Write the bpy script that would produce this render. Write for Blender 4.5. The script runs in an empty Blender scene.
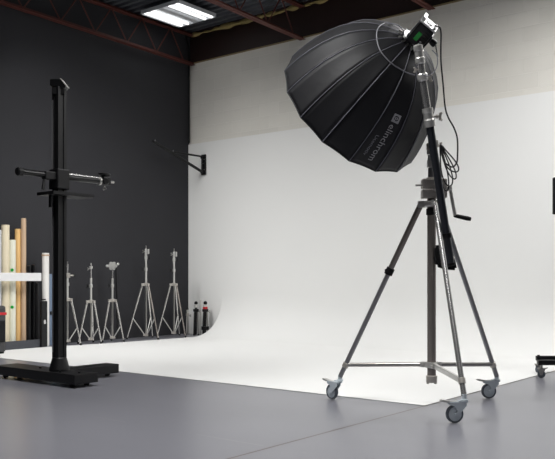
import bpy, bmesh, math, random
from mathutils import Vector, Matrix, noise
random.seed(7)
PI = math.pi
COL = bpy.context.scene.collection

# ------------------------------------------------------------------ camera model
FPX, HORIZON, CXP, CAM_H = 786.0, 278.0, 277.5, 1.0
YAW = math.radians(38.4)
FWD = Vector((-math.sin(YAW), math.cos(YAW), 0)); RGT = Vector((math.cos(YAW), math.sin(YAW), 0)); UP = Vector((0, 0, 1))

def at(px, py, depth):
    return FWD*depth + RGT*((px-CXP)/FPX*depth) + UP*(CAM_H + (HORIZON-py)/FPX*depth)
def on_x(px, X, z=0.0):                       # point at height z on the plane x = X seen at column px
    t = (px-CXP)/FPX; d = X/(FWD.x + RGT.x*t)
    return Vector((X, d*(FWD.y+RGT.y*t), z)), d
def h_at(py, depth): return CAM_H + (HORIZON-py)/FPX*depth

# ------------------------------------------------------------------ materials
def lin(c):
    return tuple(((v/255)/12.92 if v/255 <= .04045 else ((v/255+.055)/1.055)**2.4) for v in c) + (1,)
def mat(name, rgb, rough=.5, metal=0.0, noise_amt=.08, scale=12, bump=0.0, spec=.5, coat=0, sheen=0, emit=None, aniso=0):
    m = bpy.data.materials.new(name); m.use_nodes = True
    nt = m.node_tree; b = nt.nodes['Principled BSDF']
    b.inputs['Roughness'].default_value = rough; b.inputs['Metallic'].default_value = metal
    b.inputs['Specular IOR Level'].default_value = spec
    b.inputs['Coat Weight'].default_value = coat; b.inputs['Sheen Weight'].default_value = sheen
    tc = nt.nodes.new('ShaderNodeTexCoord'); n = nt.nodes.new('ShaderNodeTexNoise')
    n.inputs['Scale'].default_value = scale; n.inputs['Detail'].default_value = 5
    nt.links.new(tc.outputs['Object'], n.inputs['Vector'])
    mr = nt.nodes.new('ShaderNodeMapRange'); mr.inputs['To Min'].default_value = 1-noise_amt; mr.inputs['To Max'].default_value = 1+noise_amt
    nt.links.new(n.outputs['Fac'], mr.inputs['Value'])
    mx = nt.nodes.new('ShaderNodeVectorMath'); mx.operation = 'SCALE'; mx.inputs[0].default_value = lin(rgb)[:3]
    nt.links.new(mr.outputs['Result'], mx.inputs['Scale']); nt.links.new(mx.outputs['Vector'], b.inputs['Base Color'])
    if bump:
        bp = nt.nodes.new('ShaderNodeBump'); bp.inputs['Strength'].default_value = bump; bp.inputs['Distance'].default_value = .01
        nt.links.new(n.outputs['Fac'], bp.inputs['Height']); nt.links.new(bp.outputs['Normal'], b.inputs['Normal'])
    if emit:
        b.inputs['Emission Color'].default_value = (*emit[0], 1); b.inputs['Emission Strength'].default_value = emit[1]
    return m

M = {
 'boom_black': mat('boom_black', (38,41,47), .34),
 'leg_steel': mat('leg_steel', (222,220,216), .24, .75, .08, 20),
 'black': mat('black_paint', (15,15,17), .45, spec=.35),
 'black_matte': mat('black_matte', (13,13,15), .7, spec=.3),
 'black_gloss': mat('black_gloss', (9,9,11), .3, spec=.4),
 'fabric': mat('softbox_fabric', (29,29,32), .56, scale=9, noise_amt=.15, bump=.25, spec=.34),
 'piping': mat('piping_tape', (118,118,128), .5),
 'diffuser': mat('diffuser_cloth', (225,225,222), .8),
 'chrome': mat('chrome', (196,195,194), .24, .75, .03),
 'chrome_dark': mat('chrome_dark', (150,150,152), .34, .65, .05),
 'steel': mat('steel', (170,168,165), .3, 1.0, .06),
 'alu': mat('cast_aluminium', (192,187,180), .4, .5, .1, 30),
 'dull_alu': mat('dull_aluminium', (212,211,207), .36, .6, .08, 30),
 'tyre': mat('tyre_rubber', (92,98,106), .6),
 'caster_grey': mat('caster_grey', (204,213,219), .4, .1),
 'cable': mat('cable_rubber', (30,30,32), .5),
 'cord': mat('grey_cord', (135,135,142), .5),
 'green': mat('green_label', (20,170,60), .4),
 'white_plastic': mat('white_plastic', (222,222,220), .4),
 'print': mat('grey_print', (176,176,178), .6),
 'dark_wall': mat('dark_wall_paint', (52,52,55), .85, scale=2.5, noise_amt=.05, bump=.03, spec=.2),
 'cyc': mat('cyc_white_paint', (236,236,234), .55, scale=1.2, noise_amt=.012, bump=.02, spec=.4),
 'oxide': mat('red_oxide', (86,42,35), .6, scale=6, noise_amt=.25),
 'oxide_dark': mat('dark_oxide_beam', (42,24,22), .6, scale=4, noise_amt=.3),
 'deck': mat('steel_deck', (84,86,92), .55, .2, .2, 3),
 'foam': mat('spray_foam', (150,132,84), .9, scale=25, noise_amt=.35, bump=.6),
 'cream': mat('cream_paper', (226,214,186), .7), 'ivory': mat('ivory_paper', (226,226,210), .7),
 'tan': mat('tan_paper', (226,184,122), .7, scale=4), 'beige': mat('beige_board', (196,168,140), .7, scale=4),
 'pale': mat('pale_grey_paper', (200,204,208), .7), 'white_tube': mat('white_tube', (232,230,226), .5),
 'blue_board': mat('blue_grey_board', (116,134,158), .55), 'rail': mat('white_rail', (226,226,226), .5),
 'trough': mat('charcoal_trough', (62,64,70), .6), 'case': mat('dark_grey_case', (60,60,62), .6),
 'red': mat('red_band', (190,30,40), .5), 'room_dark': mat('charcoal_paint', (62,62,66), .8),
 'lamp_white': mat('lamp_housing', (215,218,222), .4),
 'tube_on': mat('lit_tube', (255,255,255), .4, emit=((1,.99,.97), 1.5)),
 'bronze': mat('bronze_tube', (156,149,143), .26, .6, .06),
}
# grey epoxy floor
def floor_mat():
    m = bpy.data.materials.new('grey_epoxy_floor'); m.use_nodes = True; nt = m.node_tree; b = nt.nodes['Principled BSDF']
    L = nt.links.new; N = nt.nodes.new
    tc = N('ShaderNodeTexCoord'); sp = N('ShaderNodeSeparateXYZ'); L(tc.outputs['Object'], sp.inputs[0])
    n1 = N('ShaderNodeTexNoise'); n1.inputs['Scale'].default_value = .9; n1.inputs['Detail'].default_value = 2
    mp = N('ShaderNodeMapping'); mp.inputs['Scale'].default_value = (.5, 2.2, 1); L(tc.outputs['Object'], mp.inputs[0]); L(mp.outputs[0], n1.inputs['Vector'])
    cr = N('ShaderNodeValToRGB'); cr.color_ramp.elements[0].position = .3; cr.color_ramp.elements[1].position = .7
    cr.color_ramp.elements[0].color = lin((120,120,127)); cr.color_ramp.elements[1].color = lin((123,123,130)); L(n1.outputs['Fac'], cr.inputs[0])
    def line(sock, pos, w):
        a = N('ShaderNodeMath'); a.operation = 'ADD'; a.inputs[1].default_value = -pos; L(sock, a.inputs[0])
        c = N('ShaderNodeMath'); c.operation = 'ABSOLUTE'; L(a.outputs[0], c.inputs[0])
        d = N('ShaderNodeMath'); d.operation = 'LESS_THAN'; d.inputs[1].default_value = w; L(c.outputs[0], d.inputs[0]); return d.outputs[0]
    j = line(sp.outputs['X'], -2.915, .009)
    j2 = line(sp.outputs['Y'], 3.62, .006)
    mixa = N('ShaderNodeMix'); mixa.data_type = 'RGBA'; L(cr.outputs[0], mixa.inputs['A']); mixa.inputs['B'].default_value = lin((72,60,52)); L(j, mixa.inputs['Factor'])
    n3 = N('ShaderNodeTexNoise'); n3.inputs['Scale'].default_value = 2.0; n3.inputs['Detail'].default_value = 8; L(tc.outputs['Object'], n3.inputs['Vector'])
    g = N('ShaderNodeMath'); g.operation = 'GREATER_THAN'; g.inputs[1].default_value = .5; L(n3.outputs['Fac'], g.inputs[0])
    k = N('ShaderNodeMath'); k.operation = 'MULTIPLY'; L(g.outputs[0], k.inputs[0]); L(j2, k.inputs[1])
    k2 = N('ShaderNodeMath'); k2.operation = 'MULTIPLY'; k2.inputs[1].default_value = .15; L(k.outputs[0], k2.inputs[0])
    mixb = N('ShaderNodeMix'); mixb.data_type = 'RGBA'; L(mixa.outputs['Result'], mixb.inputs['A']); mixb.inputs['B'].default_value = lin((185,180,172)); L(k2.outputs[0], mixb.inputs['Factor'])
    L(mixb.outputs['Result'], b.inputs['Base Color'])
    b.inputs['Roughness'].default_value = .28
    b.inputs['Specular IOR Level'].default_value = .55
    return m
def block_mat():
    m = bpy.data.materials.new('painted_block_wall'); m.use_nodes = True; nt = m.node_tree; b = nt.nodes['Principled BSDF']
    L = nt.links.new; N = nt.nodes.new
    tc = N('ShaderNodeTexCoord'); sp = N('ShaderNodeSeparateXYZ'); L(tc.outputs['Object'], sp.inputs[0])
    cb = N('ShaderNodeCombineXYZ'); L(sp.outputs['X'], cb.inputs['X']); L(sp.outputs['Z'], cb.inputs['Y'])
    br = N('ShaderNodeTexBrick'); L(cb.outputs[0], br.inputs['Vector']); br.inputs['Scale'].default_value = 1
    br.inputs['Brick Width'].default_value = .41; br.inputs['Row Height'].default_value = .205; br.inputs['Mortar Size'].default_value = .006; br.inputs['Mortar Smooth'].default_value = .6
    br.inputs['Color1'].default_value = lin((230,227,219)); br.inputs['Color2'].default_value = lin((225,222,214)); br.inputs['Mortar'].default_value = lin((234,231,224))
    n = N('ShaderNodeTexNoise'); n.inputs['Scale'].default_value = 1.3; n.inputs['Detail'].default_value = 5; L(tc.outputs['Object'], n.inputs['Vector'])
    mr = N('ShaderNodeMapRange'); mr.inputs['To Min'].default_value = .9; mr.inputs['To Max'].default_value = 1.08; L(n.outputs['Fac'], mr.inputs['Value'])
    vm = N('ShaderNodeVectorMath'); vm.operation = 'SCALE'; L(br.outputs['Color'], vm.inputs[0]); L(mr.outputs[0], vm.inputs['Scale']); L(vm.outputs['Vector'], b.inputs['Base Color'])
    bp = N('ShaderNodeBump'); bp.inputs['Strength'].default_value = .5; bp.inputs['Distance'].default_value = .006; bp.invert = True; L(br.outputs['Fac'], bp.inputs['Height']); L(bp.outputs[0], b.inputs['Normal'])
    b.inputs['Roughness'].default_value = .7
    return m
M['floor'] = floor_mat(); M['block'] = block_mat()

# ------------------------------------------------------------------ mesh helpers
def frame_of(d, hint=None):
    d = d.normalized(); h = Vector(hint) if hint else (Vector((0, 0, 1)) if abs(d.z) < .95 else Vector((1, 0, 0)))
    x = h.cross(d).normalized(); y = d.cross(x).normalized(); return x, y, d
class MB:
    def __init__(s): s.bm = bmesh.new()
    def box(s, c, size, ax=None, bevel=0.0):
        c = Vector(c); X, Y, Z = ax if ax else (Vector((1,0,0)), Vector((0,1,0)), Vector((0,0,1)))
        hx, hy, hz = [v/2 for v in size]
        t = bmesh.new()
        vs = [t.verts.new(c + X*(hx*i) + Y*(hy*j) + Z*(hz*k)) for k in (-1,1) for j in (-1,1) for i in (-1,1)]
        for f in ((0,2,3,1),(4,5,7,6),(0,1,5,4),(2,6,7,3),(0,4,6,2),(1,3,7,5)): t.faces.new([vs[i] for i in f])
        if bevel: bmesh.ops.bevel(t, geom=t.edges[:], offset=bevel, segments=2, affect='EDGES', profile=.6)
        bmesh.ops.recalc_face_normals(t, faces=t.faces[:])
        s._merge(t); return s
    def bx(s, x0, x1, y0, y1, z0, z1, bevel=0.0):
        return s.box(((x0+x1)/2, (y0+y1)/2, (z0+z1)/2), (abs(x1-x0), abs(y1-y0), abs(z1-z0)), None, bevel)
    def _merge(s, t):
        me = bpy.data.meshes.new('t'); t.to_mesh(me); t.free(); s.bm.from_mesh(me); bpy.data.meshes.remove(me)
    def loft(s, rings, caps=True, smooth=True, closed=False):
        rv = [[s.bm.verts.new(p) for p in r] for r in rings]; n = len(rv[0])
        rr = list(zip(rv, rv[1:])) + ([(rv[-1], rv[0])] if closed else [])
        for a, b in rr:
            for i in range(n):
                f = s.bm.faces.new((a[i], a[(i+1)%n], b[(i+1)%n], b[i])); f.smooth = smooth
        if caps and not closed:
            for r, rev in ((rings[0], True), (rings[-1], False)):
                q = [s.bm.verts.new(p) for p in r]; s.bm.faces.new(q[::-1] if rev else q)
        return s
    def tube(s, a, b, r, r2=None, n=16):
        a, b = Vector(a), Vector(b); x, y, d = frame_of(b-a); r2 = r if r2 is None else r2
        return s.loft([[p + (x*math.cos(2*PI*i/n) + y*math.sin(2*PI*i/n))*q for i in range(n)] for p, q in ((a, r), (b, r2))])
    def lathe(s, o, d, prof, n=24, hint=None):      # prof: (distance along d, radius), flat joints
        o = Vector(o); x, y, d = frame_of(Vector(d), hint)
        for (u0, r0), (u1, r1) in zip(prof, prof[1:]):
            s.loft([[o + d*u + (x*math.cos(2*PI*i/n) + y*math.sin(2*PI*i/n))*max(r, 1e-4) for i in range(n)] for u, r in ((u0, r0), (u1, r1))], caps=False)
        if prof[0] == prof[-1]: return s
        for u, r, rev in ((prof[0][0], prof[0][1], 1), (prof[-1][0], prof[-1][1], 0)):
            if r > 1e-3:
                q = [s.bm.verts.new(o + d*u + (x*math.cos(2*PI*i/n) + y*math.sin(2*PI*i/n))*r) for i in range(n)]
                s.bm.faces.new(q[::-1] if rev else q)
        return s
    def path(s, pts, r, n=8, closed=False):
        pts = [Vector(p) for p in pts]; rings = []; x = None
        for i, p in enumerate(pts):
            a = pts[i-1] if (i or closed) else p; b = pts[(i+1) % len(pts)] if (i < len(pts)-1 or closed) else p
            d = (b-a).normalized()
            if x is None: x = frame_of(d)[0]
            x = (x - d*x.dot(d)).normalized(); y = d.cross(x)
            rings.append([p + (x*math.cos(2*PI*k/n) + y*math.sin(2*PI*k/n))*r for k in range(n)])
        return s.loft(rings, caps=not closed, closed=closed)
    def ball(s, c, r, n=16, squash=(1,1,1)):
        t = bmesh.new(); bmesh.ops.create_uvsphere(t, u_segments=n, v_segments=n//2, radius=r)
        for v in t.verts: v.co = Vector((v.co.x*squash[0], v.co.y*squash[1], v.co.z*squash[2])) + Vector(c)
        for f in t.faces: f.smooth = True
        s._merge(t); return s
    def prism(s, poly, c, X, Y, Z, h, bevel=0):     # 2D outline in X,Y extruded by h along Z, centred
        t = bmesh.new(); c = Vector(c)
        a = [t.verts.new(c + X*u + Y*v - Z*h/2) for u, v in poly]; b = [t.verts.new(c + X*u + Y*v + Z*h/2) for u, v in poly]
        t.faces.new(a[::-1]); t.faces.new(b); n = len(poly)
        for i in range(n): t.faces.new((a[i], a[(i+1)%n], b[(i+1)%n], b[i]))
        if bevel: bmesh.ops.bevel(t, geom=t.edges[:], offset=bevel, segments=2, affect='EDGES')
        bmesh.ops.recalc_face_normals(t, faces=t.faces[:]); s._merge(t); return s
    def build(s, name, material, parent=None, recalc=False):
        if recalc: bmesh.ops.recalc_face_normals(s.bm, faces=s.bm.faces[:])
        me = bpy.data.meshes.new(name); s.bm.to_mesh(me); s.bm.free(); me.materials.append(material)
        o = bpy.data.objects.new(name, me); COL.objects.link(o)
        if parent is not None:
            o.parent = parent
            root = parent
            while root.parent: root = root.parent
            me.transform(Matrix.Translation(-Vector(root.location)))
        return o
def thing(name, label, cat, loc, group=None):
    o = bpy.data.objects.new(name, None); COL.objects.link(o); o.location = loc; o.empty_display_size = .1
    o['label'] = label; o['category'] = cat
    if group: o['group'] = group
    return o
def tag(o, label, cat, group=None):
    o['label'] = label; o['category'] = cat
    if group: o['group'] = group
    return o
def struct(o): o['kind'] = 'structure'; return o
def smooth_pts(pts, k=6):
    pts = [Vector(p) for p in pts]; out = []
    for i in range(len(pts)-1):
        p0 = pts[max(i-1, 0)]; p1 = pts[i]; p2 = pts[i+1]; p3 = pts[min(i+2, len(pts)-1)]
        for j in range(k):
            t = j/k; out.append(.5*((2*p1) + (p2-p0)*t + (2*p0-5*p1+4*p2-p3)*t*t + (3*p1-p0-3*p2+p3)*t**3))
    return out + [pts[-1]]

# ------------------------------------------------------------------ the room
WX, BY, CZ = -10.05, 10.12, 5.40           # dark wall, back wall, roof deck
RX, FY = 4.0, -5.0
TOPZ, CYCZ = 4.84, 3.40
struct(MB().bx(WX-.2, RX+.2, FY-.2, BY+.2, -.12, 0).build('floor', M['floor']))
struct(MB().bx(WX-.15, WX, FY, BY+.15, 0, CZ+.1).build('wall_left', M['dark_wall']))
struct(MB().bx(WX, RX, BY, BY+.15, 0, TOPZ).build('wall_back', M['block']))
struct(MB().bx(RX, RX+.15, FY, BY+.15, 0, CZ+.1).build('wall_right', M['room_dark']))
struct(MB().bx(WX, RX, FY-.15, FY, 0, CZ+.1).build('wall_front', M['room_dark']))
# corrugated deck, flutes along x
m = MB(); prof = []; y = FY-.1
while y < BY+.15:
    prof += [(y, 0), (y+.06, 0), (y+.08, .045), (y+.13, .045)]; y += .15
for (y0, z0), (y1, z1) in zip(prof, prof[1:]):
    vs = [m.bm.verts.new(p) for p in ((WX-.1, y0, CZ+z0), (RX+.1, y0, CZ+z0), (RX+.1, y1, CZ+z1), (WX-.1, y1, CZ+z1))]; m.bm.faces.new(vs[::-1])
m.bx(WX-.1, RX+.1, FY-.1, BY+.15, CZ+.05, CZ+.15)
struct(m.build('ceiling', M['deck']))
# steel edge beam closing the gap above the block wall
m = MB().bx(WX, RX, BY+.02, BY+.05, TOPZ, CZ).bx(WX, RX, BY-.05, BY+.12, CZ-.03, CZ)
struct(m.build('trim_1', M['oxide_dark']))
# foam bead under the deck and timber plate on top of the wall
def ragged(x0, x1, y, z, r, amp, name, label, step=.035):
    pts = []; x = x0; rings = []
    while x < x1:
        q = r*(1 + amp*noise.noise(Vector((x*6, z, 1)))*1.6); c = Vector((x, y + .02*noise.noise(Vector((x*9, 3, z))), z + .02*noise.noise(Vector((x*5, 8, z)))))
        rings.append([c + Vector((0, math.cos(2*PI*i/8), math.sin(2*PI*i/8)))*max(q, .006) for i in range(8)]); x += step
    return tag(MB().loft(rings).build(name, M['foam']), label, 'foam')
ragged(WX+.05, -5, BY-.03, CZ-.05, .030, .8, 'spray_foam_bead', 'yellowish spray foam bead under the roof deck, above the dark red beam')
struct(MB().bx(WX, RX, BY-.012, BY+.05, TOPZ, TOPZ+.022).build('trim_2', mat('plate_edge', (150,132,100), .8, scale=20, noise_amt=.3)))

# ------------------------------------------------------------------ cyclorama (one continuous skin)
def cyc_edge(y):
    tb = [(5.5, -9.86), (6.3, -9.74), (8.0, -9.46), (9.45, -9.36), (9.8, -9.28), (10.1, -9.22)]
    for (a, xa), (b, xb) in zip(tb, tb[1:]):
        if y <= b: return xa + (xb-xa)*(y-a)/(b-a)
    return tb[-1][1]
EDGE_Y, EDGE_X, YW, RC, ZF = 5.53, -2.915, BY-.03, .62, .004
m = MB()
prof = [(EDGE_Y, ZF)] + [(EDGE_Y + (YW-RC-EDGE_Y)*i/10, ZF) for i in range(1, 11)]
prof += [(YW-RC+RC*math.sin(a), ZF+RC-RC*math.cos(a)+.12*(a/(PI/2))**4) for a in [PI/2*i/44 for i in range(1, 45)]]
rows = []
for (y, z) in prof:
    x0 = cyc_edge(y); rows.append([m.bm.verts.new((x0 + (EDGE_X-x0)*i/12, y, z)) for i in range(13)])
for a, b in zip(rows, rows[1:]):
    for i in range(12):
        f = m.bm.faces.new((a[i], a[i+1], b[i+1], b[i])); f.smooth = True
cyc = thing('cyclorama', 'seamless white cyclorama sweeping from painted floor up the back wall', 'cyclorama', (-6.3, 7.8, 0))
# side cheeks close the hollow behind the curve
for i_, rev in ((0, False), (12, True)):
    pl = [tuple(r[i_].co) for r in rows]
    pl = [p for p in pl if p[1] > YW-RC-.02] + [(rows[-1][i_].co.x, YW, ZF-.003)]
    q = [m.bm.verts.new(p) for p in pl]
    m.bm.faces.new(q if not rev else q[::-1])
sw = m.build('sweep', M['cyc'], cyc)
MB().bx(WX+.004, RX-.01, YW+.0015, BY-.001, 0, CYCZ, 0).build('wall_panel', M['cyc'], cyc)

# ------------------------------------------------------------------ roof joists
def joist(X, idx, label):
    t = thing('roof_joist', label, 'joist', (X, BY-.1, 4.82), 'red-brown open web roof joists')
    Y0, Y1, s = -1.0, BY-.02, .019
    zb = lambda y: 4.83 + (BY-y)*s*.9
    def chord(name, f, w=.032):
        mm = MB()
        for dx in (-1, 1):   # double angles
            mm.loft([[Vector((X+dx*(.006), y, f(y)-w/2)), Vector((X+dx*(.006+w), y, f(y)-w/2)), Vector((X+dx*(.006+w), y, f(y)-w/2+.006)), Vector((X+dx*.012, y, f(y)-w/2+.006)), Vector((X+dx*.012, y, f(y)+w/2)), Vector((X+dx*.006, y, f(y)+w/2))][::dx] for y in (Y0, Y1)], smooth=False)
        mm.build(name, M['oxide'], t, recalc=True)
    chord('bottom_chord', zb, .05); chord('top_chord', lambda y: CZ-.05, .05)
    y = 7.26 - .65*12
    while y < Y1-.3:
        MB().tube((X, y, zb(y)), (X, y+.325, CZ-.06), .011, n=8).build('web_rod', M['oxide'], t)
        MB().tube((X, y+.325, CZ-.06), (X, min(y+.65, Y1-.02), zb(y+.65)), .011, n=8).build('web_rod', M['oxide'], t)
        y += .65
joist(-9.93, 0, 'red-brown roof joist running along the top of the dark wall')
joist(-7.49, 1, 'red-brown roof joist meeting the back wall just left of the softbox')
joist(-5.21, 2, 'red-brown roof joist seen only above the flash head')
m = MB().path([(WX+.05, BY-.06, CYCZ+.02), (WX+.05, BY-.06, 4.9), (WX+.07, BY-.09, 5.15), (WX+.05, BY-.16, CZ-.01)], .016)
tag(m.build('conduit', M['black_matte']), 'thin black conduit running up the corner where the dark and white walls meet', 'conduit')

# ------------------------------------------------------------------ ceiling luminaires
WATT = 80
def luminaire(cx, cy, label, watts, sx=.86, sy=.86, z=5.27, spread=180, grp=None):
    t = thing('ceiling_light', label, 'light', (cx, cy, z), grp)
    hx, hy = sx/2, sy/2
    mm = MB().bx(cx-hx, cx+hx, cy-hy, cy+hy, z+.03, z+.045)
    mm.bx(cx-.06, cx+.06, cy-hy, cy+hy, z-.01, z+.03, .004)
    for q in (-1, 1): mm.bx(cx+q*hx-q*.012, cx+q*hx, cy-hy, cy+hy, z-.012, z+.03)
    for q in (-1, 1): mm.bx(cx-hx, cx+hx, cy+q*hy-q*.012, cy+q*hy, z-.012, z+.03)
    mm.bx(cx-.05, cx+.05, cy-.3, cy+.3, z+.045, z+.1, .004)
    mm.build('housing', M['lamp_white'], t)
    for q in (-.37, -.21, .21, .37):
        MB().tube((cx+q*sx*1.1, cy-hy+.02, z), (cx+q*sx*1.1, cy+hy-.02, z), .02, n=12).build('lamp_tube', M['tube_on'], t)
    for q in (-1, 1):
        for r in (-1, 1): MB().tube((cx+q*hx*.8, cy+r*hy*.8, z+.04), (cx+q*hx*.2, cy+r*hy*.2, z+.14), .003, n=6).build('hanger', M['steel'], t)
    MB().tube((cx, cy, z+.10), (cx, cy, z+.16), .03, n=12).build('hanger', M['steel'], t)
    for q in (-1, 1):
        l = bpy.data.lights.new('tube_light', 'AREA'); l.shape = 'RECTANGLE'; l.size = sx*.34; l.size_y = sy*.94; l.energy = watts/2
        l.color = (1, .995, .985); l.spread = math.radians(spread)
        o = bpy.data.objects.new('tube_light', l); COL.objects.link(o); o.location = (q*sx*.32, 0, -.026); o.parent = t
        o.visible_glossy = True
    return t
luminaire(-9.18, 9.0, 'lit four-tube ceiling light above the corner of the dark and white walls', 1.7)
POS = [(-8.7, 5.5, 'y', 40), (-6.35, 6.0, 'y', 8), (-4.0, 5.5, 'y', 15), (-6.35, 7.4, 'x', 14), (-6.35, 4.5, 'x', 56),
       (-4.0, 3.2, 'd', 115), (-1.0, 2.6, 'd', 30), (-2.6, 7.6, 'f', 112), (-.4, 7.6, 'f', 125)]  # unseen lights added; aims and watts fitted to wall and floor brightness
for i, (x, y, aim, wk) in enumerate(POS):
    t = luminaire(x, y, 'added four-tube ceiling light outside the picture, placed to brighten walls and floor', wk, 1.2, 1.2, 4.95, {'d': 120, 'f': 175}.get(aim, 84), 'added ceiling lights outside the picture')
    if aim == 'y': t.rotation_euler = (math.radians(41), 0, 0)
    if aim == 'x': t.rotation_euler = (0, math.radians(35), 0)

# ------------------------------------------------------------------ softbox
Zc = 6.42; C3 = at(352.0, 109.9, Zc); RAD = .646
ax_cam = Vector((-.5148, -.5317, .6725)).normalized()            # right, up, forward
def cam2w(v): return RGT*v[0] + UP*v[1] + FWD*v[2]
AX = cam2w(ax_cam)
E1 = cam2w(Vector((.7185, -.6955, 0)).normalized()); E2 = AX.cross(E1).normalized()
if (E2.dot(RGT)) > 0: E2 = -E2                                 # E2 towards the lower left of the picture
DEP = .762; APEX = C3 - AX*DEP
sb = thing('softbox', 'large deep black umbrella-shaped softbox with pale seams and printed lettering', 'softbox', APEX)
PROF = [(0, .13), (.015, .2), (.05, .315), (.1, .43), (.17, .545), (.26, .655), (.37, .75), (.5, .835), (.64, .9), (.78, .95), (.9, .982), (1, 1)]
def prof_r(s):
    for (a, ra), (b, rb) in zip(PROF, PROF[1:]):
        if s <= b: return ra + (rb-ra)*(s-a)/(b-a)
    return 1
SS = [0, .007, .015, .03, .05, .075, .1, .135, .17, .215, .26, .315, .37, .435, .5, .57, .64, .71, .78, .84, .9, .95, 1]
def rib_pt(k, s, out=0):
    th = (k-3)*PI/8+.0708
    rr = prof_r(s)*RAD + out
    return APEX + AX*(s*DEP) + (E2*math.cos(th) + E1*math.sin(th))*rr
m = MB()
for k in range(16):
    cols = []
    for j in range(7):
        u = j/6; col = []
        for s in SS:
            p = rib_pt(k, s).lerp(rib_pt(k+1, s), u); c = APEX + AX*(s*DEP)
            sag = .012*RAD*math.sin(PI*u)*min(1, s*4)
            # the rim hem bows slightly inwards between the rods
            p = p - (p-c).normalized()*sag*.5 - AX*(.004*math.sin(PI*u)*max(0, s-.6)/.4)
            col.append(m.bm.verts.new(p))
        cols.append(col)
    for a, b in zip(cols, cols[1:]):
        for i in range(len(SS)-1):
            f = m.bm.faces.new((a[i], b[i], b[i+1], a[i+1])); f.smooth = True
bmesh.ops.recalc_face_normals(m.bm, faces=m.bm.faces[:])
cv = m.build('canopy', M['fabric'], sb); md = cv.modifiers.new('s', 'SOLIDIFY'); md.thickness = .003; md.offset = 0
for k in range(16):
    MB().path([rib_pt(k, s, .0025) for s in SS], .0032, 6).build('rib_seam', M['piping'], sb)
hem = []
for k in range(16):
    for j in range(5):
        u = j/5; hem.append(rib_pt(k, 1).lerp(rib_pt(k+1, 1), u) - AX*(.004*math.sin(PI*u)) - (rib_pt(k, 1).lerp(rib_pt(k+1, 1), u)-C3).normalized()*.006*RAD*math.sin(PI*u))
MB().path(hem, .005, 6, closed=True).build('rim_hem', M['fabric'], sb)
# diffuser cloth set back inside the mouth
m = MB(); cc = C3 - AX*.09; ring = [m.bm.verts.new(cc + (rib_pt(k, .9)-(APEX+AX*.9*DEP))*.985) for k in range(16)]
cv0 = m.bm.verts.new(cc)
for k in range(16): m.bm.faces.new((ring[k], ring[(k+1)%16], cv0))
dfo = m.build('diffuser', M['diffuser'], sb); md = dfo.modifiers.new('s', 'SOLIDIFY'); md.thickness = .003
# speed ring with rod sockets
m = MB().lathe(APEX - AX*.03, AX, [(0, .055), (0, .085), (.012, .092), (.03, .092), (.045, .085), (.045, .055), (0, .055)], 32)
m.build('speed_ring', M['black_gloss'], sb)
for k in range(0, 16):
    th = (k-3)*PI/8+.0708; d = E2*math.cos(th)+E1*math.sin(th); b0 = APEX + d*.088 - AX*.012
    MB().tube(b0, b0 + d*.035 + AX*.006, .007, n=10).build('rod_socket', M['steel'], sb)
# printed logo on the panel between two seams
def panel_map(k, s, u, off):
    """s along the rib (0 apex..1 rim), u across the panel 0..1"""
    a, b = rib_pt(k, s), rib_pt(k+1, s); p = a.lerp(b, u); c = APEX + AX*(s*DEP)
    sag = .012*RAD*math.sin(PI*u)*min(1, s*4); r = (p-c).normalized()
    p = p - r*sag*.5 - AX*(.004*math.sin(PI*u)*max(0, s-.6)/.4)
    a2, b2 = rib_pt(k, min(s+.01, 1.0)), rib_pt(k+1, min(s+.01, 1.0)); t = (a2.lerp(b2, u) - a.lerp(b, u)) if s < .985 else (a.lerp(b,u)-rib_pt(k,s-.01).lerp(rib_pt(k+1,s-.01),u))
    w = (b-a).normalized(); n = t.cross(w).normalized()
    if n.dot(r) < 0: n = -n
    return p + n*off
def text_mesh(body, size):
    cu = bpy.data.curves.new('txt', 'FONT'); cu.body = body; cu.size = size; cu.resolution_u = 3
    o = bpy.data.objects.new('txt', cu); COL.objects.link(o); dg = bpy.context.evaluated_depsgraph_get()
    me = bpy.data.meshes.new_from_object(o.evaluated_get(dg)); bpy.data.objects.remove(o); return me
def printed(verts2d, faces, name, k, s0, s1, ulo, uhi, xr, yr, material):
    """2D artwork: x runs apex->rim, y up runs across the panel"""
    mm = MB(); vs = []
    for x, y in verts2d:
        s = s0 + (s1-s0)*(x-xr[0])/(xr[1]-xr[0]); u = ulo + (uhi-ulo)*(y-yr[0])/(yr[1]-yr[0])
        vs.append(mm.bm.verts.new(panel_map(k, s, u, .0045)))
    for f in faces:
        try: mm.bm.faces.new([vs[i] for i in f])
        except ValueError: pass
    return mm.build(name, material, sb)
LK = 4
me = text_mesh('elinchrom', .1); xs = [v.co.x for v in me.vertices]; w = max(xs)
printed([(v.co.x, v.co.y) for v in me.vertices], [tuple(p.vertices) for p in me.polygons], 'logo_lettering', LK, .50, .91, .50, .74, (0, w), (0, .073), M['print'])
me = text_mesh('Litemotiv', .1); w = max(v.co.x for v in me.vertices)
printed([(v.co.x, v.co.y) for v in me.vertices], [tuple(p.vertices) for p in me.polygons], 'model_lettering', LK, .64, .88, .24, .37, (0, w), (0, .073), M['cord'])
# square emblem: a tile cut by a curved e-like stroke
V = []; Fc = []
G = 24
def in_stroke(x, y):
    r = math.hypot(x-.5, y-.5); a = math.degrees(math.atan2(y-.5, x-.5)) % 360
    return (.2 < r < .31 and not (320 < a < 360)) or (abs(y-.5) < .05 and abs(x-.5) < .3)
for i in range(G+1):
    for j in range(G+1): V.append((i/G, j/G))
for i in range(G):
    for j in range(G):
        if not in_stroke((i+.5)/G, (j+.5)/G): Fc.append((i*(G+1)+j, (i+1)*(G+1)+j, (i+1)*(G+1)+j+1, i*(G+1)+j+1))
printed(V, Fc, 'emblem', LK, .405, .48, .46, .78, (0, 1), (0, 1), M['print'])

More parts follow.
